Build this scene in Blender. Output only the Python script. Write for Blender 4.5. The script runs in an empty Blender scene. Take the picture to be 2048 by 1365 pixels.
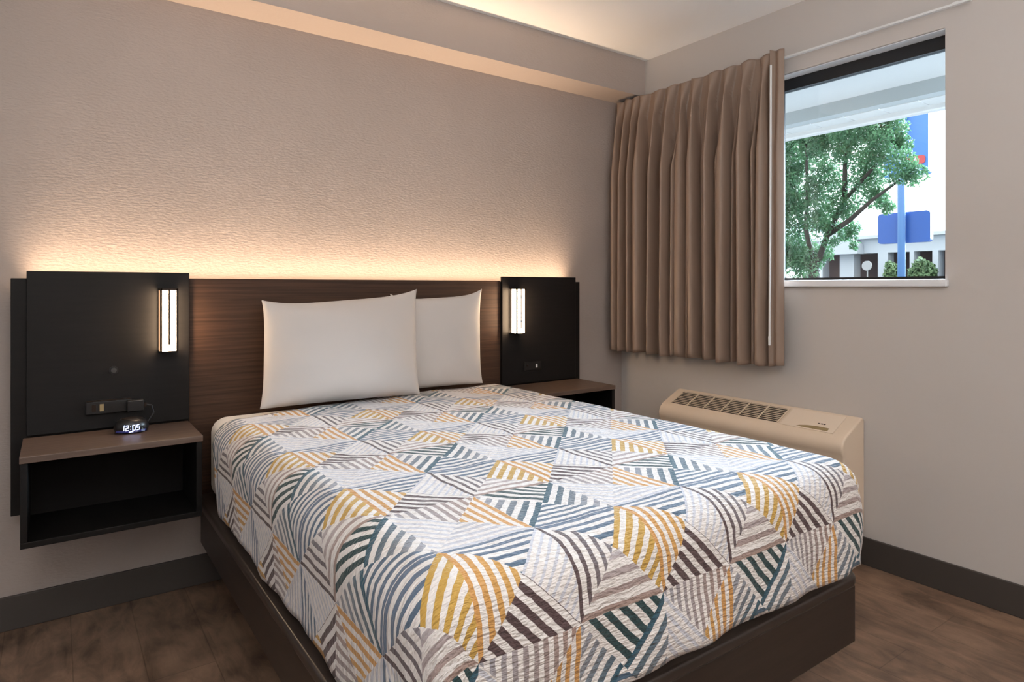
import bpy, bmesh, math, random
from mathutils import Vector, Matrix, noise
random.seed(7)
SC = bpy.context.scene
COL = SC.collection
PI = math.pi

# ------------------------------------------------------------------ camera
CX, CY, CH, YAW, F, HY = -2.7458, -2.7418, 1.15, 0.61779, 1288.63, 575.18
cd = bpy.data.cameras.new('camera'); cam = bpy.data.objects.new('camera', cd); COL.objects.link(cam)
cam.location = (CX, CY, CH); cam.rotation_euler = (PI/2, 0, -YAW)
cd.sensor_width = 36; cd.lens = F/2048*36; cd.shift_y = -(682.5-HY)/2048; cd.clip_end = 300
SC.camera = cam

# ------------------------------------------------------------------ world, colour management
w = bpy.data.worlds.new('sky'); SC.world = w; w.use_nodes = True
bg = w.node_tree.nodes['Background']; bg.inputs[0].default_value = (0.90, 0.95, 1.0, 1); bg.inputs[1].default_value = 2.8
vs = SC.view_settings; vs.view_transform = 'Standard'; vs.look = 'None'; vs.gamma = 1.0; vs.use_curve_mapping = False
vs.exposure = 0.12

def light(name, kind, loc, rot, energy, color, **kw):
    l = bpy.data.lights.new(name, kind); l.energy = energy; l.color = color
    for k, v in kw.items(): setattr(l, k, v)
    o = bpy.data.objects.new(name, l); COL.objects.link(o); o.location = loc; o.rotation_euler = rot
    return o
def aim(o, target):
    o.rotation_euler = (Vector(target)-Vector(o.location)).to_track_quat('-Z', 'Y').to_euler()

# soft bright overcast sun coming in under the porch roof
sun = light('sun', 'SUN', (6, -5, 5), (0, 0, 0), 84.0, (0.66, 0.83, 1.0), angle=math.radians(62))
aim(sun, (6-1.5, -5-0.10, 5-0.76))
# invented fill lamps, out of view behind the camera (their fittings are built below)
cl = light('ceiling_fill_light', 'AREA', (-3.5, -2.5, 2.36), (0, 0, 0), 2.5, (1.0, 0.97, 0.95), shape='DISK', size=0.42)  # added to lift the left wall and the quilt's left side
wl = light('wall_fill_light', 'AREA', (-0.85, -4.30, 1.72), (0, 0, 0), 3, (1.0, 0.90, 0.83), shape='RECTANGLE', size=1.0, size_y=0.35)  # warm frontal fill from an added, unseen wall fitting
aim(wl, (-1.55, 0.0, 1.35))
tl = light('floor_fill_light', 'AREA', (-2.6, -3.45, 1.32), (PI, 0, 0), 76, (0.94, 0.98, 1.0), shape='DISK', size=0.26)  # added uplight, brightens the ceiling and the whole room

# ------------------------------------------------------------------ helpers
def S(c):   # sRGB 0-255 -> linear
    return tuple(((v/255)/12.92 if v/255 <= 0.04045 else ((v/255+0.055)/1.055)**2.4) for v in c)+(1,)
MATS = {}
def mat(name, col, rough=0.6, metal=0.0, var=0.0, vscale=(5, 5, 5), bump=0.0, bscale=(60, 60, 60), bdist=0.002, col2=None, emit=None, estr=0, spec=None, detail=4, sheen=0, transl=0):
    m = bpy.data.materials.new(name); m.use_nodes = True; nt = m.node_tree; b = nt.nodes['Principled BSDF']
    b.inputs['Base Color'].default_value = S(col); b.inputs['Roughness'].default_value = rough; b.inputs['Metallic'].default_value = metal
    if spec is not None: b.inputs['Specular IOR Level'].default_value = spec
    if sheen: b.inputs['Sheen Weight'].default_value = sheen
    if emit: b.inputs['Emission Color'].default_value = S(emit); b.inputs['Emission Strength'].default_value = estr
    tc = nt.nodes.new('ShaderNodeTexCoord')
    if var or col2:
        mp = nt.nodes.new('ShaderNodeMapping'); mp.inputs['Scale'].default_value = vscale
        n = nt.nodes.new('ShaderNodeTexNoise'); n.inputs['Scale'].default_value = 1; n.inputs['Detail'].default_value = detail; n.inputs['Roughness'].default_value = 0.6
        cr = nt.nodes.new('ShaderNodeValToRGB'); cr.color_ramp.elements[0].position = 0.32; cr.color_ramp.elements[1].position = 0.68
        c2 = col2 or tuple(v*(1-var) for v in col)
        cr.color_ramp.elements[0].color = S(c2); cr.color_ramp.elements[1].color = S(col)
        nt.links.new(tc.outputs['Object'], mp.inputs[0]); nt.links.new(mp.outputs[0], n.inputs['Vector']); nt.links.new(n.outputs[0], cr.inputs[0]); nt.links.new(cr.outputs[0], b.inputs['Base Color'])
    if bump:
        mp = nt.nodes.new('ShaderNodeMapping'); mp.inputs['Scale'].default_value = bscale
        n = nt.nodes.new('ShaderNodeTexNoise'); n.inputs['Scale'].default_value = 1; n.inputs['Detail'].default_value = 3
        bp = nt.nodes.new('ShaderNodeBump'); bp.inputs['Strength'].default_value = bump; bp.inputs['Distance'].default_value = bdist
        nt.links.new(tc.outputs['Object'], mp.inputs[0]); nt.links.new(mp.outputs[0], n.inputs['Vector']); nt.links.new(n.outputs[0], bp.inputs['Height']); nt.links.new(bp.outputs[0], b.inputs['Normal'])
    if transl:
        out = nt.nodes['Material Output']; tr = nt.nodes.new('ShaderNodeBsdfTranslucent'); tr.inputs[0].default_value = S(col)
        mx = nt.nodes.new('ShaderNodeMixShader'); mx.inputs[0].default_value = transl
        nt.links.new(b.outputs[0], mx.inputs[1]); nt.links.new(tr.outputs[0], mx.inputs[2]); nt.links.new(mx.outputs[0], out.inputs[0])
    MATS[name] = m
    return m

def empty(name, loc, label, cat, group=None, rotz=0):
    o = bpy.data.objects.new(name, None); COL.objects.link(o); o.location = loc; o.rotation_euler = (0, 0, rotz); o.empty_display_size = 0.05
    return tag(o, label, cat, group)
def tag(o, label=None, cat=None, group=None, kind=None):
    if label: o['label'] = label
    if cat: o['category'] = cat
    if group: o['group'] = group
    if kind: o['kind'] = kind
    return o
def obj(name, bm, m, parent=None, smooth=False, bevel=0, loc=None, seg=2):
    """link bm (world coordinates unless a parent is given, then relative to it)"""
    me = bpy.data.meshes.new(name); bm.normal_update(); bm.to_mesh(me); bm.free()
    o = bpy.data.objects.new(name, me); COL.objects.link(o)
    if isinstance(m, (list, tuple)):
        for q in m: me.materials.append(q)
    elif m: me.materials.append(m)
    if smooth:
        for p in me.polygons: p.use_smooth = True
    if bevel:
        b = o.modifiers.new('bevel', 'BEVEL'); b.width = bevel; b.segments = seg; b.limit_method = 'ANGLE'; b.angle_limit = math.radians(40)
        for p in me.polygons: p.use_smooth = True
        wn = o.modifiers.new('wn', 'WEIGHTED_NORMAL'); wn.keep_sharp = False
    if parent: o.parent = parent
    if loc: o.location = loc
    return o
def box(bm, x0, x1, y0, y1, z0, z1, off=(0, 0, 0), mi=0):
    v = [bm.verts.new((x-off[0], y-off[1], z-off[2])) for x in (x0, x1) for y in (y0, y1) for z in (z0, z1)]
    for f in ((0, 1, 3, 2), (4, 6, 7, 5), (0, 4, 5, 1), (2, 3, 7, 6), (0, 2, 6, 4), (1, 5, 7, 3)):
        fc = bm.faces.new([v[i] for i in f]); fc.material_index = mi
    bmesh.ops.recalc_face_normals(bm, faces=bm.faces[:])
    return v
def BX(*a, off=(0, 0, 0)):
    bm = bmesh.new(); box(bm, *a, off=off); return bm
def struct(name, bm, m, **k): return tag(obj(name, bm, m, **k), kind='structure')
def cyl(bm, p0, p1, r0, r1=None, n=16, cap=True):
    r1 = r0 if r1 is None else r1
    p0, p1 = Vector(p0), Vector(p1); d = (p1-p0).normalized(); a = d.orthogonal().normalized(); b = d.cross(a)
    A = [bm.verts.new(p0+(a*math.cos(t)+b*math.sin(t))*r0) for t in [2*PI*i/n for i in range(n)]]
    B = [bm.verts.new(p1+(a*math.cos(t)+b*math.sin(t))*r1) for t in [2*PI*i/n for i in range(n)]]
    for i in range(n): bm.faces.new((A[i], A[(i+1) % n], B[(i+1) % n], B[i]))
    if cap: bm.faces.new(A[::-1]); bm.faces.new(B)
def prism(bm, pts, axis, a0, a1, off=(0, 0, 0)):
    """extrude the 2-D outline pts along an axis"""
    def mk(p, a):
        v = {0: (a, p[0], p[1]), 1: (p[0], a, p[1]), 2: (p[0], p[1], a)}[axis]
        return bm.verts.new((v[0]-off[0], v[1]-off[1], v[2]-off[2]))
    A = [mk(p, a0) for p in pts]; B = [mk(p, a1) for p in pts]; n = len(pts)
    for i in range(n): bm.faces.new((A[i], A[(i+1) % n], B[(i+1) % n], B[i]))
    bm.faces.new(A[::-1]); bm.faces.new(B)
    bmesh.ops.recalc_face_normals(bm, faces=bm.faces[:])
def rrect(x0, x1, y0, y1, r, n=6):
    out = []
    for cx, cy, a in ((x1-r, y1-r, 0), (x0+r, y1-r, 90), (x0+r, y0+r, 180), (x1-r, y0+r, 270)):
        for i in range(n+1):
            t = math.radians(a+90*i/n); out.append((cx+r*math.cos(t), cy+r*math.sin(t)))
    return out
def at(px, py, X):   # where the line of sight through a photo pixel meets the plane x = X (surveying far things)
    u = (px-1024)/F; dx = math.sin(YAW)+u*math.cos(YAW); dy = math.cos(YAW)-u*math.sin(YAW); t = (X-CX)/dx
    return Vector((X, CY+t*dy, CH+t*(HY-py)/F))

# ------------------------------------------------------------------ materials
m_wallA = mat('wallpaper', (172, 160, 153), 0.75, var=0.04, vscale=(1.5, 1.5, 1.5), bump=0.65, bscale=(60, 60, 150), bdist=0.0024)
m_wall = mat('wall_paint', (196, 189, 184), 0.7, bump=0.15, bscale=(120, 120, 120), bdist=0.001)
m_ceil = mat('ceiling_paint', (250, 249, 248), 0.8, bump=0.2, bscale=(80, 80, 80), bdist=0.001)
m_base = mat('dark_vinyl_baseboard', (66, 60, 56), 0.55)
m_esp = mat('espresso_laminate', (22, 19, 18), 0.5, spec=.25, var=0.25, vscale=(6, 40, 90), bump=0.08, bscale=(8, 200, 220), bdist=0.0006)
m_wood = mat('brown_woodgrain_laminate', (78, 55, 42), 0.5, spec=.25, col2=(54, 38, 29), vscale=(3, 60, 110), bump=0.1, bscale=(6, 200, 260), bdist=0.0006, detail=6)
m_top = mat('nightstand_top_laminate', (100, 80, 68), 0.42, col2=(80, 62, 52), vscale=(3, 60, 60), detail=6)
m_inside = mat('nightstand_dark_inside', (24, 21, 20), 0.8, spec=.2)
m_bed = mat('bed_frame_laminate', (52, 42, 37), 0.4, var=0.2, vscale=(4, 4, 60))
m_cap = mat('bed_frame_edge_laminate', (54, 46, 42), 0.3)
m_plinth = mat('black_plinth', (22, 20, 19), 0.7)
m_sheet = mat('white_sheet', (232, 226, 220), 0.85, bump=0.1, bscale=(200, 200, 200), bdist=0.0006, sheen=0.2)
m_pillow = mat('white_pillowcase', (198, 192, 188), 0.85, bump=0.12, bscale=(7, 7, 7), bdist=0.012, sheen=0.2)
m_curtain = mat('taupe_satin_curtain', (150, 128, 113), 0.42, bump=0.1, bscale=(300, 300, 60), bdist=0.0006, transl=0.05)
m_white = mat('white_enamel', (225, 225, 225), 0.4)
m_sill = mat('white_marble_sill', (228, 230, 234), 0.35)
m_black = mat('black_anodised_frame', (22, 24, 28), 0.5)
m_ptac = mat('beige_plastic', (222, 202, 180), 0.5)
m_ptac_l = mat('beige_plastic_lid', (228, 210, 190), 0.45)
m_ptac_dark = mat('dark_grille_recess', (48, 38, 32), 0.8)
m_ptac_pan = mat('olive_control_recess', (148, 126, 88), 0.6)
m_bronze = mat('dark_bronze_metal', (48, 36, 28), 0.4, metal=0.6)
m_diff = mat('lit_white_acrylic', (255, 240, 215), 0.5, emit=(255, 220, 180), estr=40)
m_led = mat('lit_led_strip', (255, 225, 180), 0.5, emit=(255, 205, 140), estr=6)
m_plastic = mat('black_plastic', (24, 22, 22), 0.35)
m_chrome = mat('chrome', (90, 90, 90), 0.35, metal=1.0)
m_digit = mat('glowing_blue_white_digits', (220, 230, 255), 0.5, emit=(190, 205, 255), estr=3.2)
m_lcd = mat('dark_blue_display', (18, 20, 70), 0.2, emit=(28, 30, 110), estr=0.25)
m_fill = mat('fill_lamp_glow', (255, 245, 230), 0.5, emit=(255, 240, 228), estr=4.5)  # glow of the added fill lamps, out of view

# floor: wood-look vinyl planks
def floor_mat():
    m = bpy.data.materials.new('wood_look_vinyl_planks'); m.use_nodes = True; nt = m.node_tree; N = nt.nodes.new; L = nt.links.new
    b = nt.nodes['Principled BSDF']; tc = N('ShaderNodeTexCoord')
    br = N('ShaderNodeTexBrick'); br.inputs['Color1'].default_value = (1, 1, 1, 1); br.inputs['Color2'].default_value = (0.84, 0.84, 0.84, 1); br.inputs['Mortar'].default_value = (0.62, 0.6, 0.58, 1)
    br.inputs['Scale'].default_value = 1; br.inputs['Mortar Size'].default_value = 0.0016; br.inputs['Brick Width'].default_value = 1.2; br.inputs['Row Height'].default_value = 0.18
    rot = N('ShaderNodeMapping'); rot.inputs['Rotation'].default_value = (0, 0, PI/2); L(tc.outputs['Object'], rot.inputs[0]); L(rot.outputs[0], br.inputs['Vector'])
    mp = N('ShaderNodeMapping'); mp.inputs['Scale'].default_value = (15, 4.5, 3); L(tc.outputs['Object'], mp.inputs[0])
    n = N('ShaderNodeTexNoise'); n.inputs['Scale'].default_value = 1; n.inputs['Detail'].default_value = 8; n.inputs['Roughness'].default_value = 0.65; n.inputs['Distortion'].default_value = 1.2; L(mp.outputs[0], n.inputs['Vector'])
    n2 = N('ShaderNodeTexNoise'); n2.inputs['Scale'].default_value = 5.5; n2.inputs['Detail'].default_value = 5; L(tc.outputs['Object'], n2.inputs['Vector'])
    ad = N('ShaderNodeMath'); ad.operation = 'ADD'; L(n.outputs[0], ad.inputs[0]); L(n2.outputs[0], ad.inputs[1])
    hf = N('ShaderNodeMath'); hf.operation = 'MULTIPLY'; hf.inputs[1].default_value = 0.5; L(ad.outputs[0], hf.inputs[0])
    cr = N('ShaderNodeValToRGB'); e = cr.color_ramp.elements; e[0].position = 0.36; e[0].color = S((80, 62, 50)); e[1].position = 0.64; e[1].color = S((152, 122, 100)); L(hf.outputs[0], cr.inputs[0])
    mx = N('ShaderNodeMixRGB'); mx.blend_type = 'MULTIPLY'; mx.inputs[0].default_value = 1; L(cr.outputs[0], mx.inputs[1]); L(br.outputs[0], mx.inputs[2]); L(mx.outputs[0], b.inputs['Base Color'])
    b.inputs['Roughness'].default_value = 0.5
    return m
m_floor = floor_mat()

# window glass: clear with a faint reflection
def glass_mat():
    m = bpy.data.materials.new('window_glass'); m.use_nodes = True; nt = m.node_tree; N = nt.nodes.new; L = nt.links.new
    for n in list(nt.nodes):
        if n.type != 'OUTPUT_MATERIAL': nt.nodes.remove(n)
    t = N('ShaderNodeBsdfTransparent'); t.inputs[0].default_value = (0.95, 0.965, 0.965, 1)
    g = N('ShaderNodeBsdfGlossy'); g.inputs[1].default_value = 0.02
    f = N('ShaderNodeFresnel'); f.inputs[0].default_value = 1.3
    x = N('ShaderNodeMixShader'); L(f.outputs[0], x.inputs[0]); L(t.outputs[0], x.inputs[1]); L(g.outputs[0], x.inputs[2]); L(x.outputs[0], nt.nodes['Material Output'].inputs[0])
    return m
m_glass = glass_mat()

# quilt: patchwork of striped triangles, worked out in cloth coordinates (UV, metres)
def quilt_mat():
    m = bpy.data.materials.new('striped_triangle_quilt'); m.use_nodes = True; nt = m.node_tree; L = nt.links.new
    b = nt.nodes['Principled BSDF']
    def mth(op, a, c=None, d=None):
        n = nt.nodes.new('ShaderNodeMath'); n.operation = op
        for i, v in enumerate((a, c, d)):
            if v is None: continue
            if isinstance(v, (int, float)): n.inputs[i].default_value = v
            else: L(v, n.inputs[i])
        return n.outputs[0]
    uv = nt.nodes.new('ShaderNodeUVMap'); uv.uv_map = 'cloth'
    # slight hand of the cloth: wobble the print a little
    wn = nt.nodes.new('ShaderNodeTexNoise'); wn.inputs['Scale'].default_value = 60; wn.inputs['Detail'].default_value = 1; L(uv.outputs[0], wn.inputs['Vector'])
    sp = nt.nodes.new('ShaderNodeSeparateXYZ'); L(uv.outputs[0], sp.inputs[0])
    ws = nt.nodes.new('ShaderNodeSeparateColor'); L(wn.outputs[1], ws.inputs[0])
    ux = mth('ADD', sp.outputs[0], mth('MULTIPLY', mth('SUBTRACT', ws.outputs[0], 0.5), 0.0045))
    uy = mth('ADD', sp.outputs[1], mth('MULTIPLY', mth('SUBTRACT', ws.outputs[1], 0.5), 0.0045))
    x = mth('FRACT', mth('ADD', mth('DIVIDE', mth('ADD', ux, 1.993), 0.421), 20))
    y = mth('FRACT', mth('ADD', mth('DIVIDE', mth('ADD', uy, 1.757), 0.440), 20))
    i = mth('FLOOR', mth('MULTIPLY', x, 2)); j = mth('FLOOR', mth('MULTIPLY', y, 2))
    a = mth('SUBTRACT', mth('MULTIPLY', mth('FRACT', mth('MULTIPLY', x, 2)), 2), 1)
    c = mth('SUBTRACT', mth('MULTIPLY', mth('FRACT', mth('MULTIPLY', y, 2)), 2), 1)
    hor = mth('GREATER_THAN', mth('ABSOLUTE', a), mth('ABSOLUTE', c))       # left / right triangle
    # triangle number 0 L, 1 R, 2 B, 3 T
    th = mth('GREATER_THAN', a, 0); tv = mth('ADD', mth('GREATER_THAN', c, 0), 2)
    tri = mth('ADD', mth('MULTIPLY', hor, th), mth('MULTIPLY', mth('SUBTRACT', 1, hor), tv))
    idx = mth('ADD', mth('ADD', mth('MULTIPLY', i, 8), mth('MULTIPLY', j, 4)), tri)
    fac = mth('DIVIDE', mth('ADD', idx, 0.5), 16)
    def ramp(cols, raw=False):
        n = nt.nodes.new('ShaderNodeValToRGB'); n.color_ramp.interpolation = 'CONSTANT'; e = n.color_ramp.elements
        while len(e) < 16: e.new(0.5)
        for k in range(16):
            e[k].position = k/16
        for k in range(16):
            e[k].color = (tuple(cols[k])+(1,))[:4] if raw else S(cols[k])
        L(fac, n.inputs[0]); return n.outputs[0]
    TE, NV, SL, GY, LG, GO, OR, BR, GR, W_ = (26, 72, 88), (44, 56, 82), (92, 106, 126), (150, 148, 154), (188, 188, 196), (184, 146, 68), (192, 140, 78), (78, 58, 58), (26, 56, 58), (216, 210, 206)
    TN = (150, 126, 116)
    # per triangle: first colour, last colour, (dx, dy, stripes/40), duty
    D = [ # square (0,0): L R B T
        (TE, GY, (1, -1, 11), .50), (TE, GY, (1, -1, 11), .5), (SL, TE, (0, 1, 20), .46), (GR, GR, (1, 1, 11), .5),
          # square (0,1)
        (BR, GY, (1, 0, 18), .42), (GO, GO, (1, -1, 12), .52), (TN, LG, (0, 1, 15), .42), (TE, SL, (0, 1, 17), .46),
          # square (1,0)
        (LG, LG, (1, 1, 15), .4), (GO, OR, (1, 0, 19), .5), (LG, GY, (0, 1, 22), .5), (GY, TN, (1, 0, 20), .5),
          # square (1,1)
        (OR, GO, (1, 0, 19), .5), (LG, LG, (1, -1, 18), .35), (BR, BR, (1, 1, 12), .52), (TE, SL, (0, 1, 21), .48)]
    c1 = ramp([d[0] for d in D]); c2 = ramp([d[1] for d in D])
    prm = ramp([((d[2][0]+1)/2, (d[2][1]+1)/2, d[2][2]/40) for d in D], raw=True)
    dut = ramp([(d[3], 0, 0) for d in D], raw=True)
    ps = nt.nodes.new('ShaderNodeSeparateColor'); L(prm, ps.inputs[0]); ds = nt.nodes.new('ShaderNodeSeparateColor'); L(dut, ds.inputs[0])
    dx = mth('SUBTRACT', mth('MULTIPLY', ps.outputs[0], 2), 1); dy = mth('SUBTRACT', mth('MULTIPLY', ps.outputs[1], 2), 1)
    # local coordinates inside the half square keep stripes phased to the triangle edges
    lx = mth('MULTIPLY', mth('ADD', a, 1), 0.25); ly = mth('MULTIPLY', mth('ADD', c, 1), 0.25)
    s = mth('ADD', mth('MULTIPLY', lx, dx), mth('MULTIPLY', ly, dy))
    n_ = mth('MULTIPLY', ps.outputs[2], 40)
    st = mth('FRACT', mth('ADD', mth('MULTIPLY', mth('ABSOLUTE', s), n_), 0.05))
    stripe = mth('LESS_THAN', st, ds.outputs[0])
    t = nt.nodes.new('ShaderNodeClamp'); L(mth('MULTIPLY', mth('ABSOLUTE', s), 2.3), t.inputs[0])
    mc = nt.nodes.new('ShaderNodeMixRGB'); L(t.outputs[0], mc.inputs[0]); L(c1, mc.inputs[1]); L(c2, mc.inputs[2])
    fin = nt.nodes.new('ShaderNodeMixRGB'); L(stripe, fin.inputs[0]); fin.inputs[1].default_value = S(W_); L(mc.outputs[0], fin.inputs[2])
    L(fin.outputs[0], b.inputs['Base Color']); b.inputs['Roughness'].default_value = 0.8; b.inputs['Sheen Weight'].default_value = 0.15
    # seersucker puckers
    mp = nt.nodes.new('ShaderNodeMapping'); mp.inputs['Scale'].default_value = (48, 150, 1); L(uv.outputs[0], mp.inputs[0])
    n = nt.nodes.new('ShaderNodeTexNoise'); n.inputs['Scale'].default_value = 1; n.inputs['Detail'].default_value = 2; L(mp.outputs[0], n.inputs['Vector'])
    bp = nt.nodes.new('ShaderNodeBump'); bp.inputs['Strength'].default_value = 1.0; bp.inputs['Distance'].default_value = 0.0075
    L(n.outputs[0], bp.inputs['Height']); L(bp.outputs[0], b.inputs['Normal'])
    return m
m_quilt = quilt_mat()

# ------------------------------------------------------------------ the room
XL, YF, HC = -4.4, -4.5, 2.44
WY0, WY1, WZ0, WZ1 = -1.705, -0.38, 1.182, 2.13        # window opening in the right wall
struct('floor', BX(XL-.12, 0.12, YF-.12, 0.12, -0.08, 0), m_floor)
struct('ceiling', BX(XL-.12, 0.12, YF-.12, 0.12, HC, HC+.1), m_ceil)
struct('wall_back', BX(XL-.12, 0.12, 0, 0.12, 0, HC), m_wallA)
struct('wall_left', BX(XL-.12, XL, YF, 0, 0, HC), m_wall)
struct('wall_front', BX(XL-.12, 0.12, YF-.12, YF, 0, HC), m_wall)
bm = bmesh.new()
box(bm, 0, .14, YF, WY0, 0, HC); box(bm, 0, .14, WY1, 0, 0, HC); box(bm, 0, .14, WY0, WY1, 0, WZ0); box(bm, 0, .14, WY0, WY1, WZ1, HC)
bmesh.ops.remove_doubles(bm, verts=bm.verts, dist=1e-5)
struct('wall_right', bm, m_wall)
struct('trim_1', BX(XL, 0, -0.188, 0, 2.236, HC), m_wallA)          # soffit along the headboard wall
struct('baseboard_back', BX(XL, 0, -0.012, 0, 0, 0.114), m_base, bevel=.003)
struct('baseboard_right', BX(-0.012, 0, YF, -0.012, 0, 0.114), m_base, bevel=.003)
struct('baseboard_left', BX(XL, XL+.012, YF, -0.012, 0, 0.114), m_base)
struct('baseboard_front', BX(XL+.012, -0.012, YF, YF+.012, 0, 0.114), m_base)

struct('trim_2', BX(.0, .062, WY0, WY1, WZ1-.003, WZ1+.002), m_sill)          # white lining under the head of the opening
win = bpy.data.objects.new('window_1', None); COL.objects.link(win); win.location = (0.08, -1.04, WZ0); tag(win, kind='structure')
wo = (0.08, -1.04, WZ0)
bm = bmesh.new()
box(bm, .062, .10, WY0, WY1, 2.074, WZ1-.003, wo); box(bm, .062, .10, WY0, WY1, WZ0, WZ0+.012, wo); box(bm, .062, .10, WY0, WY0+.004, WZ0+.012, 2.074, wo); box(bm, .062, .10, WY1-.03, WY1, WZ0+.012, 2.074, wo); box(bm, .062, .10, -.99, -.95, WZ0+.012, 2.074, wo)
obj('window_frame', bm, m_black, win)
obj('window_glass', BX(.079, .083, WY0+.004, WY1-.03, WZ0+.012, 2.074, off=wo), m_glass, win)
obj('window_sill', BX(-.022, .14, WY0-.012, WY1+.012, 1.152, WZ0, off=wo), m_sill, win, bevel=.005)

# ------------------------------------------------------------------ headboard, its side panels, night tables
hb = empty('headboard', (-1.63, 0, 0.30), 'long brown woodgrain headboard panel behind the pillows', 'headboard')
o_ = (-1.63, 0, .30)
obj('panel', BX(-2.335, -.925, -.078, -.062, .30, 1.183, off=o_), m_wood, hb, bevel=.002)
for x in (-2.2, -1.63, -1.06): obj('batten', BX(x-.02, x+.02, -.062, -.001, .30, 1.10, off=o_), m_esp, hb)
led = empty('led_strip_light', (-1.63, -.02, 1.12), 'glowing warm light strip hidden behind the top edge of the headboard', 'strip light')
obj('channel', BX(-2.84, -.42, -.060, -.002, 1.105, 1.125, off=(-1.63, -.02, 1.12)), m_esp, led)
obj('diffuser', BX(-2.835, -.425, -.055, -.025, 1.125, 1.130, off=(-1.63, -.02, 1.12)), m_led, led)
ll = light('strip_light_light', 'AREA', (-1.63, -.040, 1.137), (PI, 0, 0), 8.4, (1.0, 0.72, 0.48), shape='RECTANGLE', size=2.38, size_y=0.030, spread=math.radians(80))

def side_unit(sign, lab, labn):
    cx = -1.63
    X = lambda v: cx+sign*v
    def bxs(xa, xb, *r, off=(0, 0, 0)):
        a, b_ = sorted((X(xa), X(xb))); return BX(a, b_, *r, off=off)
    off = (X(.95), 0, .385)
    t = empty('headboard_side_panel', off, lab, 'wall panel', 'dark side panels of the headboard')
    obj('back_panel', bxs(.705, 1.232, -.078, -.062, .40, 1.18, off=off), m_esp, t, bevel=.002)
    obj('front_panel', bxs(.706, 1.19, -.094, -.078, .66, 1.204, off=off), m_esp, t, bevel=.002)
    for v in (.76, 1.17): obj('batten', bxs(v-.02, v+.02, -.062, -.001, .42, 1.09, off=off), m_esp, t)
    off = (X(.955), -.2, .385)
    n = empty('nightstand', off, labn, 'nightstand', 'open box nightstands hung on the wall beside the bed')
    x0, x1, y0 = .712, 1.197, -.385
    obj('top', bxs(x0-.002, x1+.002, y0-.004, -.0945, .635, .655, off=off), m_top, n, bevel=.002)
    obj('side', bxs(x0, x0+.018, y0, -.0945, .403, .635, off=off), m_esp, n, bevel=.0015)
    obj('side', bxs(x1-.018, x1, y0, -.0945, .403, .635, off=off), m_esp, n, bevel=.0015)
    obj('bottom', bxs(x0, x1, y0, -.0945, .385, .403, off=off), m_esp, n, bevel=.0015)
    obj('back', bxs(x0+.018, x1-.018, -.1045, -.0945, .403, .635, off=off), m_inside, n)
    # wall light on the panel
    sx = X(.78)
    so = (sx, -.094, .92)
    s_ = empty('wall_sconce', so, ('lit rectangular wall sconce beside the left pillow, above the alarm clock' if sign < 0 else 'lit rectangular wall sconce near the curtain, right of the second pillow'), 'wall lamp', 'wall sconces on the dark panels')
    obj('back_plate', BX(sx-.02, sx+.02, -.102, -.094, .93, 1.135, off=so), m_bronze, s_)
    df_ = obj('diffuser', BX(sx-.024, sx+.024, -.150, -.102, .922, 1.140, off=so), m_diff, s_, bevel=.001)
    bm = bmesh.new()
    box(bm, sx-.029, sx-.0225, -.154, -.148, .918, 1.146, so); box(bm, sx+.0225, sx+.029, -.154, -.148, .918, 1.146, so)
    box(bm, sx-.028, sx-.0235, -.106, -.100, .918, 1.146, so); box(bm, sx+.0235, sx+.028, -.106, -.100, .918, 1.146, so)
    obj('corner_bar', bm, m_bronze, s_)
    obj('front_bar', BX(sx-.003, sx+.003, -.153, -.150, .944, 1.142, off=so), m_bronze, df_)
    obj('top_cap', BX(sx-.028, sx+.028, -.154, -.094, 1.140, 1.146, off=so), m_bronze, s_)
    obj('bottom_cap', BX(sx-.028, sx+.028, -.154, -.094, .918, .922, off=so), m_bronze, s_)
    return t
side_unit(-1, 'dark espresso wall panel on the left of the headboard, behind the alarm clock', 'dark open nightstand on the left of the bed with the alarm clock on it')
side_unit(1, 'dark espresso wall panel on the right of the headboard, near the curtain', 'dark open nightstand on the right of the bed, mostly hidden by the quilt')

# switch and outlets on the left panel
k = empty('panel_switch', (-2.576, -.094, .86), 'small round switch on the left dark panel, above the outlet bar', 'switch')
bm = bmesh.new(); cyl(bm, (0, 0, 0), (0, -.004, 0), .014, .014, 24); obj('ring', bm, m_plastic, k, smooth=False)
bm = bmesh.new(); cyl(bm, (0, -.004, 0), (0, -.010, 0), .0095, .0085, 24); obj('button', bm, m_chrome, k)
k = empty('outlet_bar', (-2.590, -.094, .735), 'black power outlet bar on the left panel above the alarm clock', 'outlet')
hs_ = obj('housing', BX(-.068, .068, -.016, 0, -.022, .022), m_plastic, k, bevel=.003)
bm = bmesh.new(); box(bm, -.066, .066, -.018, -.0, .0222, .0245); obj('top_trim', bm, m_bronze, hs_)
for dx in (-.045, -.022):
    bm = bmesh.new(); box(bm, dx-.006, dx+.006, -.0175, -.015, -.012, .012); obj('socket', bm, m_bronze if dx < -.03 else m_ptac_pan, hs_)
k = empty('power_adapter', (-2.513, -.111, .735), 'black plug-in power adapter in the right end of the left outlet bar', 'power adapter')
obj('body', BX(-.026, .026, -.03, 0, -.02, .02), m_plastic, k, bevel=.004)
obj('plug', BX(.026, .034, -.02, -.006, -.006, .006), m_bronze, k)
bm = bmesh.new()
pts = [Vector(p) for p in ((.03, -.013, 0), (.05, -.02, -.004), (.056, -.025, -.03), (.04, -.03, -.055), (.02, -.035, -.074), (-.005, -.045, -.0795))]
for a_, b_ in zip(pts, pts[1:]): cyl(bm, a_, b_, .002, .002, 8)
obj('cable', bm, m_plastic, k)
k = empty('outlet_plate', (-.73, -.094, .745), 'small black outlet plate on the right dark panel above the nightstand', 'outlet')
pl_ = obj('plate', BX(-.06, .05, -.005, 0, -.022, .022), m_plastic, k, bevel=.002)
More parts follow.
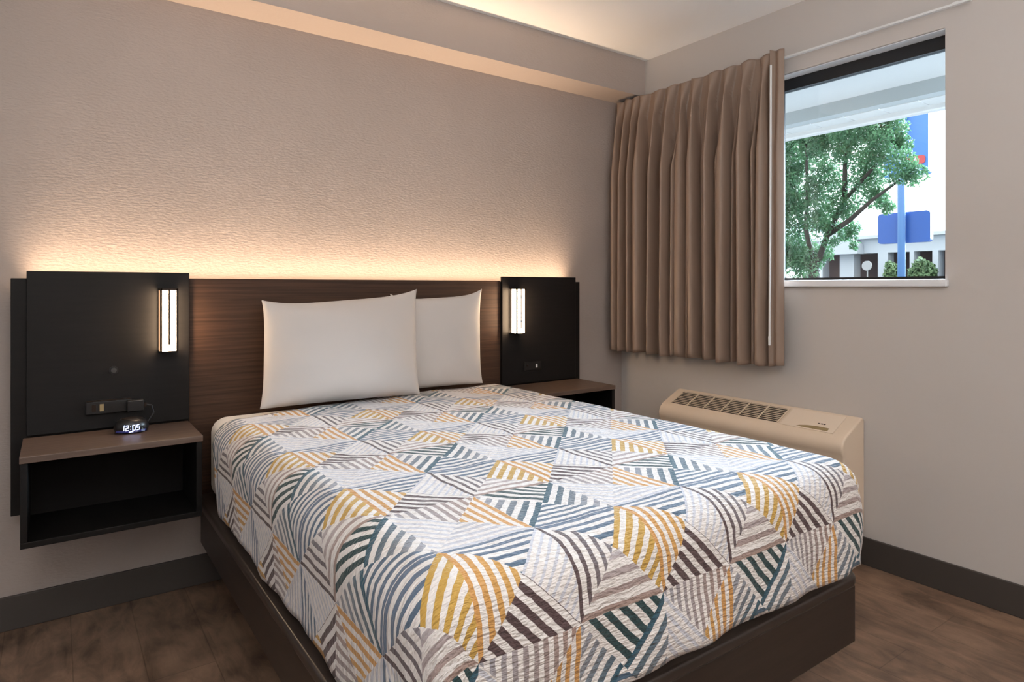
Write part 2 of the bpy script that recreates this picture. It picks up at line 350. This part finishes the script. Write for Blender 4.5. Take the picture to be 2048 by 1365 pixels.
obj('socket', BX(.012, .022, -.008, -.005, -.009, .009), m_white, pl_)
obj('socket', BX(-.046, -.038, -.008, -.005, 0, .008), m_bronze, pl_)

# alarm clock
ck = empty('alarm_clock', (-2.53, -.185, .655), 'small round black alarm clock showing 12:05 on the left nightstand', 'alarm clock', rotz=math.radians(-6))
bm = bmesh.new(); ringp = []
prof = [(.040, 0), (.049, .004), (.0525, .014), (.0515, .026), (.046, .038), (.036, .045), (.0, .0465)]
n = 40
rings = []
for r, z in prof:
    if r == 0: rings.append([bm.verts.new((0, 0, z))]); continue
    rings.append([bm.verts.new((r*math.cos(2*PI*i/n), .8*r*math.sin(2*PI*i/n), z)) for i in range(n)])
bm.faces.new(rings[0][::-1])
for A_, B_ in zip(rings, rings[1:]):
    for i in range(n):
        if len(B_) == 1: bm.faces.new((A_[i], A_[(i+1) % n], B_[0]))
        else: bm.faces.new((A_[i], A_[(i+1) % n], B_[(i+1) % n], B_[i]))
obj('case', bm, m_plastic, ck, smooth=True)
bm = bmesh.new(); cyl(bm, (0, 0, .0445), (0, 0, .0475), .03, .028, 32)
o = obj('top_ring', bm, m_bronze, ck); o.scale = (1, .8, 1)
# curved display following the front of the case
def ck_pt(th, z, out):
    r = .0523+out-(.010*max(0, (z-.018)/.02)**2)
    return Vector((r*math.sin(th), -.8*r*math.cos(th), z))
bm = bmesh.new(); th0, th1 = -1.0, 1.0; NN = 16
A_ = [bm.verts.new(ck_pt(th0+(th1-th0)*i/NN, .005, .0012)) for i in range(NN+1)]; B_ = [bm.verts.new(ck_pt(th0+(th1-th0)*i/NN, .036, .0012)) for i in range(NN+1)]
A2 = [bm.verts.new(ck_pt(th0+(th1-th0)*i/NN, .005, -.002)) for i in range(NN+1)]; B2 = [bm.verts.new(ck_pt(th0+(th1-th0)*i/NN, .036, -.002)) for i in range(NN+1)]
for i in range(NN): bm.faces.new((A_[i], A_[i+1], B_[i+1], B_[i])); bm.faces.new((A2[i], B2[i], B2[i+1], A2[i+1]))
disp = obj('display', bm, m_lcd, ck)
SEG = {'1': 'bc', '2': 'abged', '0': 'abcdef', '5': 'afgcd'}
bm = bmesh.new()
def seg_bar(xc, za, zb, xa, xb):
    v = []
    for z in (za, zb):
        for x in (xa, xb): v.append(bm.verts.new(ck_pt((xc+x)/.0535, z+x*0.12, .0022)))
    bm.faces.new((v[0], v[1], v[3], v[2]))
W2, zb_, zm_, zt_, tk = .0046, .0115, .0205, .0295, .0021
for ch, xc in (('1', -.0245), ('2', -.0115), ('0', .0085), ('5', .0215)):
    for s_ in SEG[ch]:
        if s_ == 'a': seg_bar(xc, zt_-tk, zt_, -W2, W2)
        if s_ == 'g': seg_bar(xc, zm_-tk/2, zm_+tk/2, -W2, W2)
        if s_ == 'd': seg_bar(xc, zb_, zb_+tk, -W2, W2)
        if s_ == 'b': seg_bar(xc, zm_, zt_, W2-tk, W2)
        if s_ == 'c': seg_bar(xc, zb_, zm_, W2-tk, W2)
        if s_ == 'f': seg_bar(xc, zm_, zt_, -W2, -W2+tk)
        if s_ == 'e': seg_bar(xc, zb_, zm_, -W2, -W2+tk)
for z in (.0165, .0245): seg_bar(-.0015, z-.001, z+.001, -.001, .001)
obj('digits', bm, m_digit, disp)
obj('indicator', BX(-.006, .006, -.0452, -.0435, .0068, .0088), m_digit, disp)

# ------------------------------------------------------------------ bed
BX0, BX1, BY1 = -2.314, -.950, -1.872
bed = empty('bed', (-1.62, -.95, 0), 'full size bed with a dark platform frame under a striped quilt', 'bed')
bo = (-1.62, -.95, 0)
obj('platform_frame', BX(BX0+.018, BX1-.022, BY1+.016, -.084, .188, .342, off=bo), m_bed, bed, bevel=.003)
bm = bmesh.new(); prism(bm, rrect(BX0, BX1, BY1+.010, -.080, .045, 8), 2, .342, .372, bo)
obj('platform_top', bm, m_cap, bed, bevel=.009, seg=3)
obj('plinth', BX(BX0+.13, BX1-.13, BY1+.16, -.09, 0, .188, off=bo), m_plinth, bed)
bm = bmesh.new(); prism(bm, rrect(-2.274, -.968, -1.846, -.100, .07, 8), 2, .372, .664, bo)
obj('mattress', bm, m_sheet, bed, bevel=.05, seg=5)

# quilt
def quilt():
    x0, x1, yf, yh, zt, r = -2.306, -.945, -1.885, -.165, .688, .085
    ix0, ix1, iyf = x0+r, x1-r, yf+r
    q = r*PI/2
    bm = bmesh.new(); uvl = bm.loops.layers.uv.new('cloth'); UV = {}
    def prof(d):        # horizontal, vertical
        if d < q: return r*math.sin(d/r), r*(1-math.cos(d/r))
        return r, r+(d-q)
    def drop(side, t):  # total cloth length beyond the inner edge
        if side == 'L': return q+.206+.006*math.sin(t*9)
        if side == 'R': return q+.150+.006*math.sin(t*8)
        if side == 'F': return q+.192+.008*math.sin(t*7+1)-.012*t
    def pos(px, py, nx, ny, d):
        cx_, cy_ = px+nx*d, py+ny*d
        h, v = prof(d)
        fl = 0
        if d > q:
            k_ = (d-q)/.17
            wv = noise.noise(Vector((cx_*7.5+3, cy_*7.5, 0)))
            fl = k_*(.010+.022*wv)+.004*math.sin(k_*3) if nx > -.7 else k_*(.006*wv-.004)
        X, Y, Z = px+nx*(h+fl), py+ny*(h+fl), zt-v
        # gentle crown and puckers on top
        top = max(0, 1-d/q)
        Z += top*(.007*noise.noise(Vector((cx_*3, cy_*3, 5)))+.0035*noise.noise(Vector((cx_*14, cy_*14, 9))))
        X += .0025*noise.noise(Vector((cx_*22, cy_*22, 1)))*(1-top); Y += .0025*noise.noise(Vector((cx_*22, cy_*22, 4)))*(1-top)
        v_ = bm.verts.new((X, Y, Z)); UV[v_] = (cx_, cy_); return v_
    def grid(rows):
        for a_, b_ in zip(rows, rows[1:]):
            for i in range(len(a_)-1):
                vs_ = (a_[i], a_[i+1], b_[i+1], b_[i]); f = bm.faces.new(vs_); f.smooth = True
                for l in f.loops: l[uvl].uv = UV[l.vert]
    NX, NY, ND, NA = 72, 96, 22, 16
    ys = [yh+(iyf-yh)*j/NY for j in range(NY+1)]; xs = [ix0+(ix1-ix0)*i/NX for i in range(NX+1)]
    def yy(x, j, extra=0):     # the head edge lies a little askew: lower on the left
        h0 = yh-.15*max(0, (ix1-x)/(ix1-ix0))**1.6-extra
        return h0+(iyf-h0)*j/NY
    grid([[pos(x, yy(x, j), 0, 0, 0) for x in xs] for j in range(NY+1)])
    grid([[pos(ix0, yy(ix0, j, .30*drop('L', 1)*i/ND), -1, 0, drop('L', -ys[j])*i/ND) for i in range(ND, -1, -1)] for j in range(NY+1)])
    grid([[pos(ix1, yy(ix1, j), 1, 0, drop('R', -ys[j])*i/ND) for i in range(ND+1)] for j in range(NY+1)])
    grid([[pos(x, iyf, 0, -1, drop('F', x+2.2)*i/ND) for x in xs] for i in range(ND+1)])
    for cx_, s0, s1, ang0, ang1 in ((ix0, 'L', 'F', PI, 1.5*PI), (ix1, 'F', 'R', 1.5*PI, 2*PI)):
        rows = []
        for k_ in range(NA+1):
            t = k_/NA; an = ang0+(ang1-ang0)*t
            tt0 = -iyf if s0 == 'L' else cx_+2.2; tt1 = -iyf if s1 == 'R' else cx_+2.2
            dd = drop(s0, tt0)*(1-t)+drop(s1, tt1)*t+.02*math.sin(PI*t)
            rows.append([pos(cx_, iyf, math.cos(an), math.sin(an), dd*i/ND) for i in range(ND+1)])
        grid(rows)
    bmesh.ops.remove_doubles(bm, verts=bm.verts, dist=2e-4)
    bmesh.ops.recalc_face_normals(bm, faces=bm.faces[:])
    o = obj('quilt', bm, m_quilt, smooth=True)
    so = o.modifiers.new('thickness', 'SOLIDIFY'); so.thickness = .007; so.offset = -1
    tag(o, 'white quilt patterned with teal, gold and brown striped triangles draped over the bed', 'quilt')
    return o
quilt()

# pillows
def pillow(TL, TR, BR, BL, thick, label, ear=.03):
    c = (Vector(TL)+Vector(TR)+Vector(BR)+Vector(BL))/4
    TL, TR, BR, BL = [Vector(v)-c for v in (TL, TR, BR, BL)]
    nrm = (TR-TL).cross(BL-TL).normalized()
    if nrm.y > 0: nrm = -nrm
    N = 44; bm = bmesh.new(); front = {}; back = {}
    for i in range(N+1):
        for j in range(N+1):
            u, v = i/N, j/N; a, b_ = 2*u-1, 2*v-1
            p = TL.lerp(TR, u).lerp(BL.lerp(BR, u), v)
            # edges draw in between the corners, more at the top than where it rests on the bed
            ux_, vy_ = (TR-TL).normalized(), (BL-TL).normalized()
            p += ux_*(-a*a*a*ear*.45*(1-abs(b_)**4))
            if b_ < 0: p += vy_*(abs(b_)**3*ear*(1-abs(a)**4))
            else: p += vy_*(-abs(b_)**3*.004*(1-a*a))
            eb = max(0, 1-b_**2)**.62 if b_ < 0 else max(0, 1-b_**5)**.5
            e = max(0, (1-a**2))**.62*eb
            t = thick*e
            wr = .006*noise.noise(Vector((a*2.2+TL.x*5, b_*2.2, 1)))*e**.3
            front[i, j] = bm.verts.new(p+nrm*(t*.55+wr+.002))
            back[i, j] = bm.verts.new(p-nrm*(t*.45+.002)) 
    for i in range(N):
        for j in range(N):
            bm.faces.new((front[i, j], front[i, j+1], front[i+1, j+1], front[i+1, j]))
            bm.faces.new((back[i, j], back[i+1, j], back[i+1, j+1], back[i, j+1]))
    for i in range(N):
        for (a, b_) in (((i, 0), (i+1, 0)), ((i+1, N), (i, N)), ((0, i+1), (0, i)), ((N, i), (N, i+1))):
            bm.faces.new((front[a], front[b_], back[b_], back[a]))
    bmesh.ops.recalc_face_normals(bm, faces=bm.faces[:])
    o = obj('pillow', bm, m_pillow, smooth=True, loc=c)
    tag(o, label, 'pillow')
pillow((-2.095, -.165, 1.100), (-1.432, -.160, 1.142), (-1.48, -.285, .697), (-2.128, -.27, .701), .15, 'larger white pillow on the left, standing in front of its neighbour', .026)
pillow((-1.53, -.098, 1.12), (-1.055, -.108, 1.142), (-1.095, -.178, .697), (-1.56, -.160, .697), .085, 'white pillow on the right, partly hidden behind the left pillow', .03)

# ------------------------------------------------------------------ curtain
rail = empty('curtain_rail', (-.07, -.90, 2.18), 'white curtain track above the window', 'curtain rail')
ro = (-.07, -.90, 2.18)
tr_ = obj('track', BX(-.038, -.020, -1.80, -.046, 2.193, 2.201, off=ro), m_white, rail)
for y in (-.3, -.85, -1.4, -1.75): obj('bracket', BX(-.036, -.0, y-.010, y+.010, 2.201, 2.205, off=ro), m_white, tr_)

def curtain():
    cu = empty('curtain', (-.10, -.54, .79), 'taupe pleated short curtain drawn over the left part of the window', 'curtain')
    z_top, z_bot = 2.217, .792
    y0, y1 = -.020, -1.085; L_ = y0-y1
    R_ = random.Random(5)
    sp_ = [.050, .062, .060, .060, .105, .090, .080, .078, .110, .088, .100, .098]
    tot = sum(sp_)+.085
    ks, acc = [], 0
    for v in sp_: acc += v; ks.append(acc/tot*L_)
    n = len(ks)
    am = [R_.uniform(.75, 1.15) for _ in ks]; dr = [R_.uniform(-.016, .016) for _ in ks]; half = [R_.uniform(.0, 1.0) for _ in ks]
    # header: three-finger pleats, each fold opens to a wide V at the very top
    NZ, NY = 70, 760
    bm = bmesh.new(); rows = []
    for j in range(NZ+1):
        z = z_top-(z_top-z_bot)*(j/NZ)**1.25; h = z_top-z; row = []
        f = min(1, max(0, (h-.14)/.30))            # 0 at the pinch, 1 in the free hang
        for i in range(NY+1):
            s = L_*i/NY; d = .010
            for k_ in range(n):
                c_ = ks[k_]+dr[k_]*min(1, h/1.2); t = s-c_; A = (.056+.034*f)*am[k_]
                if abs(t) > .09: continue
                if h < .14:
                    g = h/.14; w_ = .038*(1-g)+.0065*g
                    e = 1-min(1, abs(t)/w_)**(2.2-.6*g)          # wedge narrowing to the pinch
                    d = max(d, .010+(A*(.55+.45*g))*max(0, e)**.8)
                else:
                    w_ = .0065+f*(.006+.020*half[k_]**2)
                    e = 1-min(1, abs(t)/w_)**3.2
                    d = max(d, .010+A*max(0, e)**.7)
                    t2 = t-(.040+.010*half[(k_+1) % n]); e2 = 1-min(1, abs(t2)/(.006+.006*f))**2.5
                    d = max(d, .010+A*(.25+.5*half[(k_+1) % n])*f*max(0, e2)**.7)
            x = -.052-d
            last = ks[-1]+.030
            if s > last:
                k2 = (s-last)/(L_-last); x = -.062-.030*(1-k2)+.012*math.sin(k2*PI*2)-.012*f*math.sin(k2*PI)
            if s < .022: x = x+(.045)*(1-s/.022)
            zz = z
            if j < 8: zz += (.012*(s > last)+.004*math.sin(s/L_*2*PI*n))*(1-j/8)
            if j > NZ-5: zz += .004*math.sin(s*55)*((j-NZ+5)/5)
            row.append(bm.verts.new((x+.10, y0-s+.54, zz-.79)))
        rows.append(row)
    for a_, b_ in zip(rows, rows[1:]):
        for i in range(NY): bm.faces.new((a_[i], b_[i], b_[i+1], a_[i+1]))
    o = obj('panel', bm, m_curtain, cu, smooth=True)
    so = o.modifiers.new('thickness', 'SOLIDIFY'); so.thickness = .0012; so.offset = -1
    bm = bmesh.new(); cyl(bm, (-.020, -.515, 1.36), (-.030, -.515, .140), .0045, .0045, 10); cyl(bm, (-.030, -.515, .140), (-.0305, -.515, .10), .0062, .0052, 10)
    obj('wand', bm, m_white, cu)
curtain()

# ------------------------------------------------------------------ air conditioner under the window
ac = empty('wall_air_conditioner', (-.09, -.925, .14), 'beige through-wall air conditioner low on the wall under the window', 'air conditioner')
ao = (-.09, -.925, .14)
Y0, Y1 = -1.408, -.445
prof_ = [(-.001, .14), (-.001, .600), (-.012, .608), (-.028, .607), (-.150, .547), (-.170, .528), (-.178, .505), (-.176, .480), (-.166, .468), (-.160, .40), (-.160, .16), (-.150, .14)]
bm = bmesh.new(); prism(bm, prof_, 1, Y0, Y1, ao)
obj('housing', bm, m_ptac, ac, bevel=.008, seg=3)
# slope of the lid
def lid(s, y, up=0):   # s 0 at back .. 1 at front
    x = -.028+s*(-.122); z = .607+s*(-.060); nx, nz = -.441, .897
    return Vector((x+nx*up-ao[0], y-ao[1], z+nz*up-ao[2]))
def slab(bm, s0, s1, ya, yb, u0, u1):
    v = [bm.verts.new(lid(s, y, u)) for s in (s0, s1) for y in (ya, yb) for u in (u0, u1)]
    for f in ((0, 1, 3, 2), (4, 6, 7, 5), (0, 4, 5, 1), (2, 3, 7, 6), (0, 2, 6, 4), (1, 5, 7, 3)): bm.faces.new([v[i] for i in f])
    bmesh.ops.recalc_face_normals(bm, faces=bm.faces[:])
gy0, gy1 = -1.10, -.500
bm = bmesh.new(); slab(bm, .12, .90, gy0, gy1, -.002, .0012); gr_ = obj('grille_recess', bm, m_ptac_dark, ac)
bm = bmesh.new()
for k_ in range(8):
    s_ = .12+.78*(k_+.5)/8; slab(bm, s_-.013, s_+.013, gy0, gy1, .001, .0035)
for k_ in range(7):
    y_ = gy0+(gy1-gy0)*k_/6; slab(bm, .10, .92, y_-.003, y_+.003, .001, .0045)
obj('grille', bm, m_ptac, gr_)
bm = bmesh.new(); slab(bm, .06, .97, -1.352, -1.115, .0, .003); lid_ = obj('control_lid', bm, m_ptac_l, ac, bevel=.0012)
bm = bmesh.new()
pts_ = [(-1.325, .78), (-1.325, .92), (-1.19, .92), (-1.20, .86), (-1.23, .80), (-1.27, .77), (-1.30, .765)]
vs0 = [bm.verts.new(lid(s, y, .0032)) for y, s in pts_]; vs1 = [bm.verts.new(lid(s, y, .0042)) for y, s in pts_]
bm.faces.new(vs1); bm.faces.new(vs0[::-1])
for i in range(len(pts_)): bm.faces.new((vs0[i], vs0[(i+1) % len(pts_)], vs1[(i+1) % len(pts_)], vs1[i]))
bmesh.ops.recalc_face_normals(bm, faces=bm.faces[:])
obj('finger_recess', bm, m_ptac_pan, lid_)
bm = bmesh.new()
for y_ in (-1.270, -1.283, -1.294): slab(bm, .59, .635, y_-.0045, y_+.0045, .003, .0036)
obj('badge', bm, m_bronze, lid_)
obj('seam', BX(-.1615, -.159, Y0+.004, Y1-.004, .394, .397, off=ao), m_ptac_dark, ac)

# ------------------------------------------------------------------ fittings for the added fill lamps, unseen behind the camera
cf = empty('ceiling_fill_lamp', (-3.5, -2.5, 2.44), 'round white ceiling fill lamp added behind the viewpoint', 'ceiling lamp')
bm = bmesh.new(); cyl(bm, (0, 0, 0), (0, 0, -.03), .24, .24, 40); obj('base', bm, m_white, cf)
bm = bmesh.new(); cyl(bm, (0, 0, -.03), (0, 0, -.075), .225, .19, 40); obj('diffuser', bm, m_fill, cf)
tf = empty('floor_fill_lamp', (-2.6, -3.45, 0), 'white uplighter fill lamp added on the floor behind the viewpoint', 'floor lamp')
bm = bmesh.new(); cyl(bm, (0, 0, 0), (0, 0, .025), .14, .13, 32); obj('base', bm, m_white, tf)
bm = bmesh.new(); cyl(bm, (0, 0, .025), (0, 0, 1.20), .012, .012, 12); obj('pole', bm, m_white, tf)
bm = bmesh.new(); cyl(bm, (0, 0, 1.20), (0, 0, 1.31), .05, .16, 32, cap=False); obj('shade', bm, m_white, tf)
vf = empty('wall_fill_lamp', (-.85, -4.5, 1.62), 'long white fill lamp added on the wall behind the viewpoint', 'wall lamp')
obj('back_plate', BX(-.5, .5, 0, .03, -.08, .28), m_white, vf)
obj('diffuser', BX(-.48, .48, .03, .12, -.06, .26), m_fill, vf)

# ------------------------------------------------------------------ outside
m_soffit = mat('porch_white_boards', (160, 160, 158), 0.7)
m_beam = mat('porch_beam_paint', (134, 138, 138), 0.7)
m_ground = mat('asphalt', (70, 72, 74), 0.9, var=.2, vscale=(3, 3, 3))
m_bark = mat('tree_bark', (58, 52, 46), 0.9, var=.3, vscale=(10, 10, 3))
m_leaf = mat('green_leaves', (78, 116, 78), 0.6, col2=(44, 82, 62), vscale=(4, 4, 4), transl=.3)
m_blue = mat('blue_sign_paint', (48, 86, 158), 0.4)
m_blue2 = mat('light_blue_sign_face', (76, 124, 190), 0.4)
m_polem = mat('pale_blue_pole_paint', (88, 126, 176), 0.5)
m_red = mat('red_sign_lettering', (190, 70, 72), 0.4)
m_bld = mat('white_stucco', (184, 190, 194), 0.8)
m_roof = mat('pale_grey_shingles', (170, 180, 186), 0.9, var=.2, vscale=(.5, .5, 20))
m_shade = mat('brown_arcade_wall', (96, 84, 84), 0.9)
m_bush = mat('hedge_leaves', (120, 146, 100), 0.8, col2=(76, 104, 72), vscale=(6, 6, 6))

g = struct('ground', BX(.2, 60, -45, 60, -.14, -.05), m_ground)
pr = empty('porch_roof', (.6, 1.0, 2.22), 'white boarded porch roof with a beam outside the window', 'porch roof')
po = (.6, 1.0, 2.22)
obj('deck', BX(.14, .93, -8, 14, 2.222, 2.30, off=po), m_soffit, pr)
obj('beam', BX(.92, 1.0, -8, 14, 2.146, 2.30, off=po), m_beam, pr)
for k_ in range(90):
    y_ = -4+k_*.2; obj('eave_board', BX(1.0, 1.14, y_+.003, y_+.197, 2.142, 2.154, off=po), m_soffit, pr)
obj('ceiling_joint', BX(.44, .452, -8, 14, 2.216, 2.222, off=po), m_beam, pr)
obj('gutter', BX(1.14, 1.20, -8, 14, 2.112, 2.20, off=po), m_soffit, pr, bevel=.01)
for y_ in (-7.5, 13.5): obj('post', BX(.92, 1.0, y_-.05, y_+.05, -.05, 2.146, off=po), m_soffit, pr)

def tree():
    X0 = 8.5
    base = at(1625, 600, X0); base.z = -.05
    t = empty('tree', base, 'leafy green tree with slanting branches outside the window', 'tree')
    bm = bmesh.new()
    def limb(pts, r0, r1):
        n_ = len(pts)-1
        for i in range(n_):
            a_, b_ = pts[i], pts[i+1]; cyl(bm, a_-base, b_-base, r0+(r1-r0)*i/n_, r0+(r1-r0)*(i+1)/n_, 10)
    root = base.copy(); root.z = -.05
    fork = at(1630, 540, X0)
    limb([root, fork], .13, .10); obj('trunk', bm, m_bark, t, smooth=True)
    for pts, r in (([(1630, 540), (1655, 470), (1690, 400), (1725, 360), (1770, 310)], .055), ([(1630, 540), (1612, 460), (1615, 380), (1612, 290)], .05), ([(1655, 470), (1700, 440), (1745, 400), (1800, 360)], .05), ([(1690, 400), (1690, 330), (1700, 270)], .05), ([(1612, 460), (1580, 400), (1560, 330)], .045), ([(1630, 540), (1600, 510), (1560, 480)], .05)):
        bm = bmesh.new(); P = [at(x, y, X0+random.uniform(-.2, .2)) for x, y in pts]
        limb(P, r, r*.4); obj('branch', bm, m_bark, t, smooth=True)
    blobs = [(1560, 330, 60), (1600, 300, 60), (1650, 290, 60), (1720, 280, 62), (1775, 265, 44), (1800, 290, 26), (1590, 385, 55), (1655, 365, 45), (1730, 345, 48), (1790, 330, 42), (1832, 352, 24), (1640, 430, 46), (1590, 470, 50), (1690, 410, 34), (1600, 530, 44), (1560, 420, 55), (1752, 395, 26), (1700, 462, 26), (1660, 470, 30), (1565, 520, 50), (1775, 415, 15), (1535, 360, 70), (1540, 470, 70), (1650, 240, 60), (1730, 225, 60), (1770, 215, 45), (1580, 240, 60), (1712, 490, 14), (1640, 510, 30)]
    bm = bmesh.new(); rr = random.Random(11)
    for bx_, by_, br_ in blobs:
        c = at(bx_, by_, X0+rr.uniform(-.35, .35)); R = br_*.0081
        for q_ in range(int(900*R**2*19)+10):
            d = Vector((rr.gauss(0, 1), rr.gauss(0, 1), rr.gauss(0, 1))).normalized()*R*rr.random()**.45
            p = c+d; L_ = rr.uniform(.020, .042)
            if noise.noise(p*3.1) < -.16: continue
            a_ = Vector((rr.gauss(0, 1), rr.gauss(0, 1), rr.gauss(0, 1)-.6)).normalized(); b_ = a_.orthogonal().normalized()
            b_ = Matrix.Rotation(rr.uniform(0, 6.28), 3, a_) @ b_
            v = [bm.verts.new(p-base+a_*L_*s_+b_*L_*w_) for s_, w_ in ((-1, 0), (-.1, .45), (1, 0), (-.1, -.45))]
            bm.faces.new(v)
    obj('foliage', bm, m_leaf, t)
tree()

def sign():
    X0 = 12
    p = at(1803, 575, X0); base = Vector((X0, p.y, -.05))
    s_ = empty('roadside_sign', base, 'tall blue pole sign behind the tree, seen through the window', 'sign')
    bm = bmesh.new(); cyl(bm, (0, 0, 0), (0, 0, 5.6), .075, .075, 20); obj('pole', bm, m_polem, s_, smooth=True)
    a_ = at(1757, 455, X0+.12); b_ = at(1862, 455, X0+.12)
    z1, z0 = at(1810, 425, X0+.12).z, at(1810, 486, X0+.12).z
    bm = bmesh.new(); prism(bm, rrect(b_.y-base.y, a_.y-base.y, z0-base.z, z1-base.z, .07), 0, .09, .22); obj('lower_sign_box', bm, m_blue, s_)
    a_ = at(1768, 300, X0+.12); b_ = at(1858, 300, X0+.12); z1, z0 = at(1850, 190, X0).z, at(1850, 345, X0).z
    bm = bmesh.new(); prism(bm, rrect(b_.y-base.y, a_.y-base.y, z0-base.z, z1-base.z, .05), 0, .09, .28); obj('upper_sign_box', bm, m_blue2, s_)
    a_ = at(1800, 315, X0+.09); b_ = at(1851, 315, X0+.09); z1, z0 = at(1850, 308, X0).z, at(1850, 325, X0).z
    bm = bmesh.new(); prism(bm, rrect(b_.y-base.y, a_.y-base.y, z0-base.z, z1-base.z, .06), 0, .07, .09); obj('red_emblem', bm, m_red, s_)
sign()

def building():
    X0 = 22; b = empty('building', (X0+2, 8, -.05), 'white arcaded building across the street behind the blue sign', 'building')
    off = (X0+2, 8, -.05)
    zt, zb = 2.95, 2.42
    obj('entablature', BX(X0, X0+.5, 3.5, 13.5, zb, zt, off=off), m_bld, b)
    obj('cornice', BX(X0-.25, X0+.5, 3.3, 13.7, zt, zt+.12, off=off), m_bld, b)
    bm = bmesh.new(); prism(bm, [(X0-.25, zt+.12), (X0+5, zt+.12), (X0+5, zt+1.25), (X0+2.2, zt+.95)], 1, 3.3, 13.7, off); obj('roof', bm, m_roof, b)
    for x_, wd in ((1694, .27), (1766, .17), (1824, .07), (1871, .09), (1905, .09), (1640, .12)):
        y_ = at(x_, 540, X0).y
        obj('pillar', BX(X0-.02, X0+.48, y_-wd, y_+wd, -.05, zb, off=off), m_bld, b)
    y_ = at(1688, 480, X0).y
    bm = bmesh.new(); prism(bm, [(y_-.75, 2.4), (y_-.75, 2.75), (y_, 3.55), (y_+.9, 2.75), (y_+.9, 2.4)], 0, X0-.5, X0-.02, off); obj('gable', bm, m_bld, b)
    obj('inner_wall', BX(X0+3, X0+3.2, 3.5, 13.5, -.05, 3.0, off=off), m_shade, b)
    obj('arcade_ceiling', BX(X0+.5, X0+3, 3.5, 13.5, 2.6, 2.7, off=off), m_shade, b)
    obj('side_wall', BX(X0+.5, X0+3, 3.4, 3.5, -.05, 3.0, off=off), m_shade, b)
building()

def bush(px0, px1, pytop, X0, label):
    a_, b_ = at(px0, 540, X0), at(px1, 540, X0); zt = at((px0+px1)/2, pytop, X0).z
    c = (a_+b_)/2; hw = abs(a_.y-b_.y)/2; base = Vector((X0, c.y, -.05)); h = zt+.05
    t = empty('bush', base, label, 'bush'); bm = bmesh.new()
    for i_ in range(2600):
        y_ = random.uniform(-hw, hw); x_ = random.uniform(-.4, .4); z_ = h*random.random()**.6*(1-.12*noise.noise(Vector((y_*2, x_, 3)))-.15*(y_/hw)**2)
        p = Vector((x_, y_, z_)); d1 = Vector((random.gauss(0, 1), random.gauss(0, 1), random.gauss(0, 1))).normalized(); d2 = d1.orthogonal()
        v = [bm.verts.new(p+d1*.08*s_+d2*.05*w_) for s_, w_ in ((-1, 0), (0, 1), (1, 0), (0, -1))]; bm.faces.new(v)
    obj('foliage', bm, m_bush, t)
    bm = bmesh.new(); cyl(bm, (0, 0, 0), (0, 0, h*.6), .05, .03, 8); obj('stem', bm, m_bark, t)
bush(1826, 1866, 522, 21, 'clipped green bush right of the blue pole, in front of the arcade')
bush(1776, 1798, 528, 21, 'small green bush left of the blue pole, in front of the arcade')
p = at(1735, 532, 20.5)
ds = empty('round_disc_sign', (20.5, p.y, -.05), 'round white disc sign on a post in front of the arcade', 'sign')
bm = bmesh.new(); cyl(bm, (-.06, 0, p.z+.05), (-.02, 0, p.z+.05), .17, .17, 28); obj('disc', bm, m_soffit, ds)
bm = bmesh.new(); cyl(bm, (0, 0, 0), (0, 0, p.z), .02, .02, 10); obj('post', bm, m_soffit, ds)
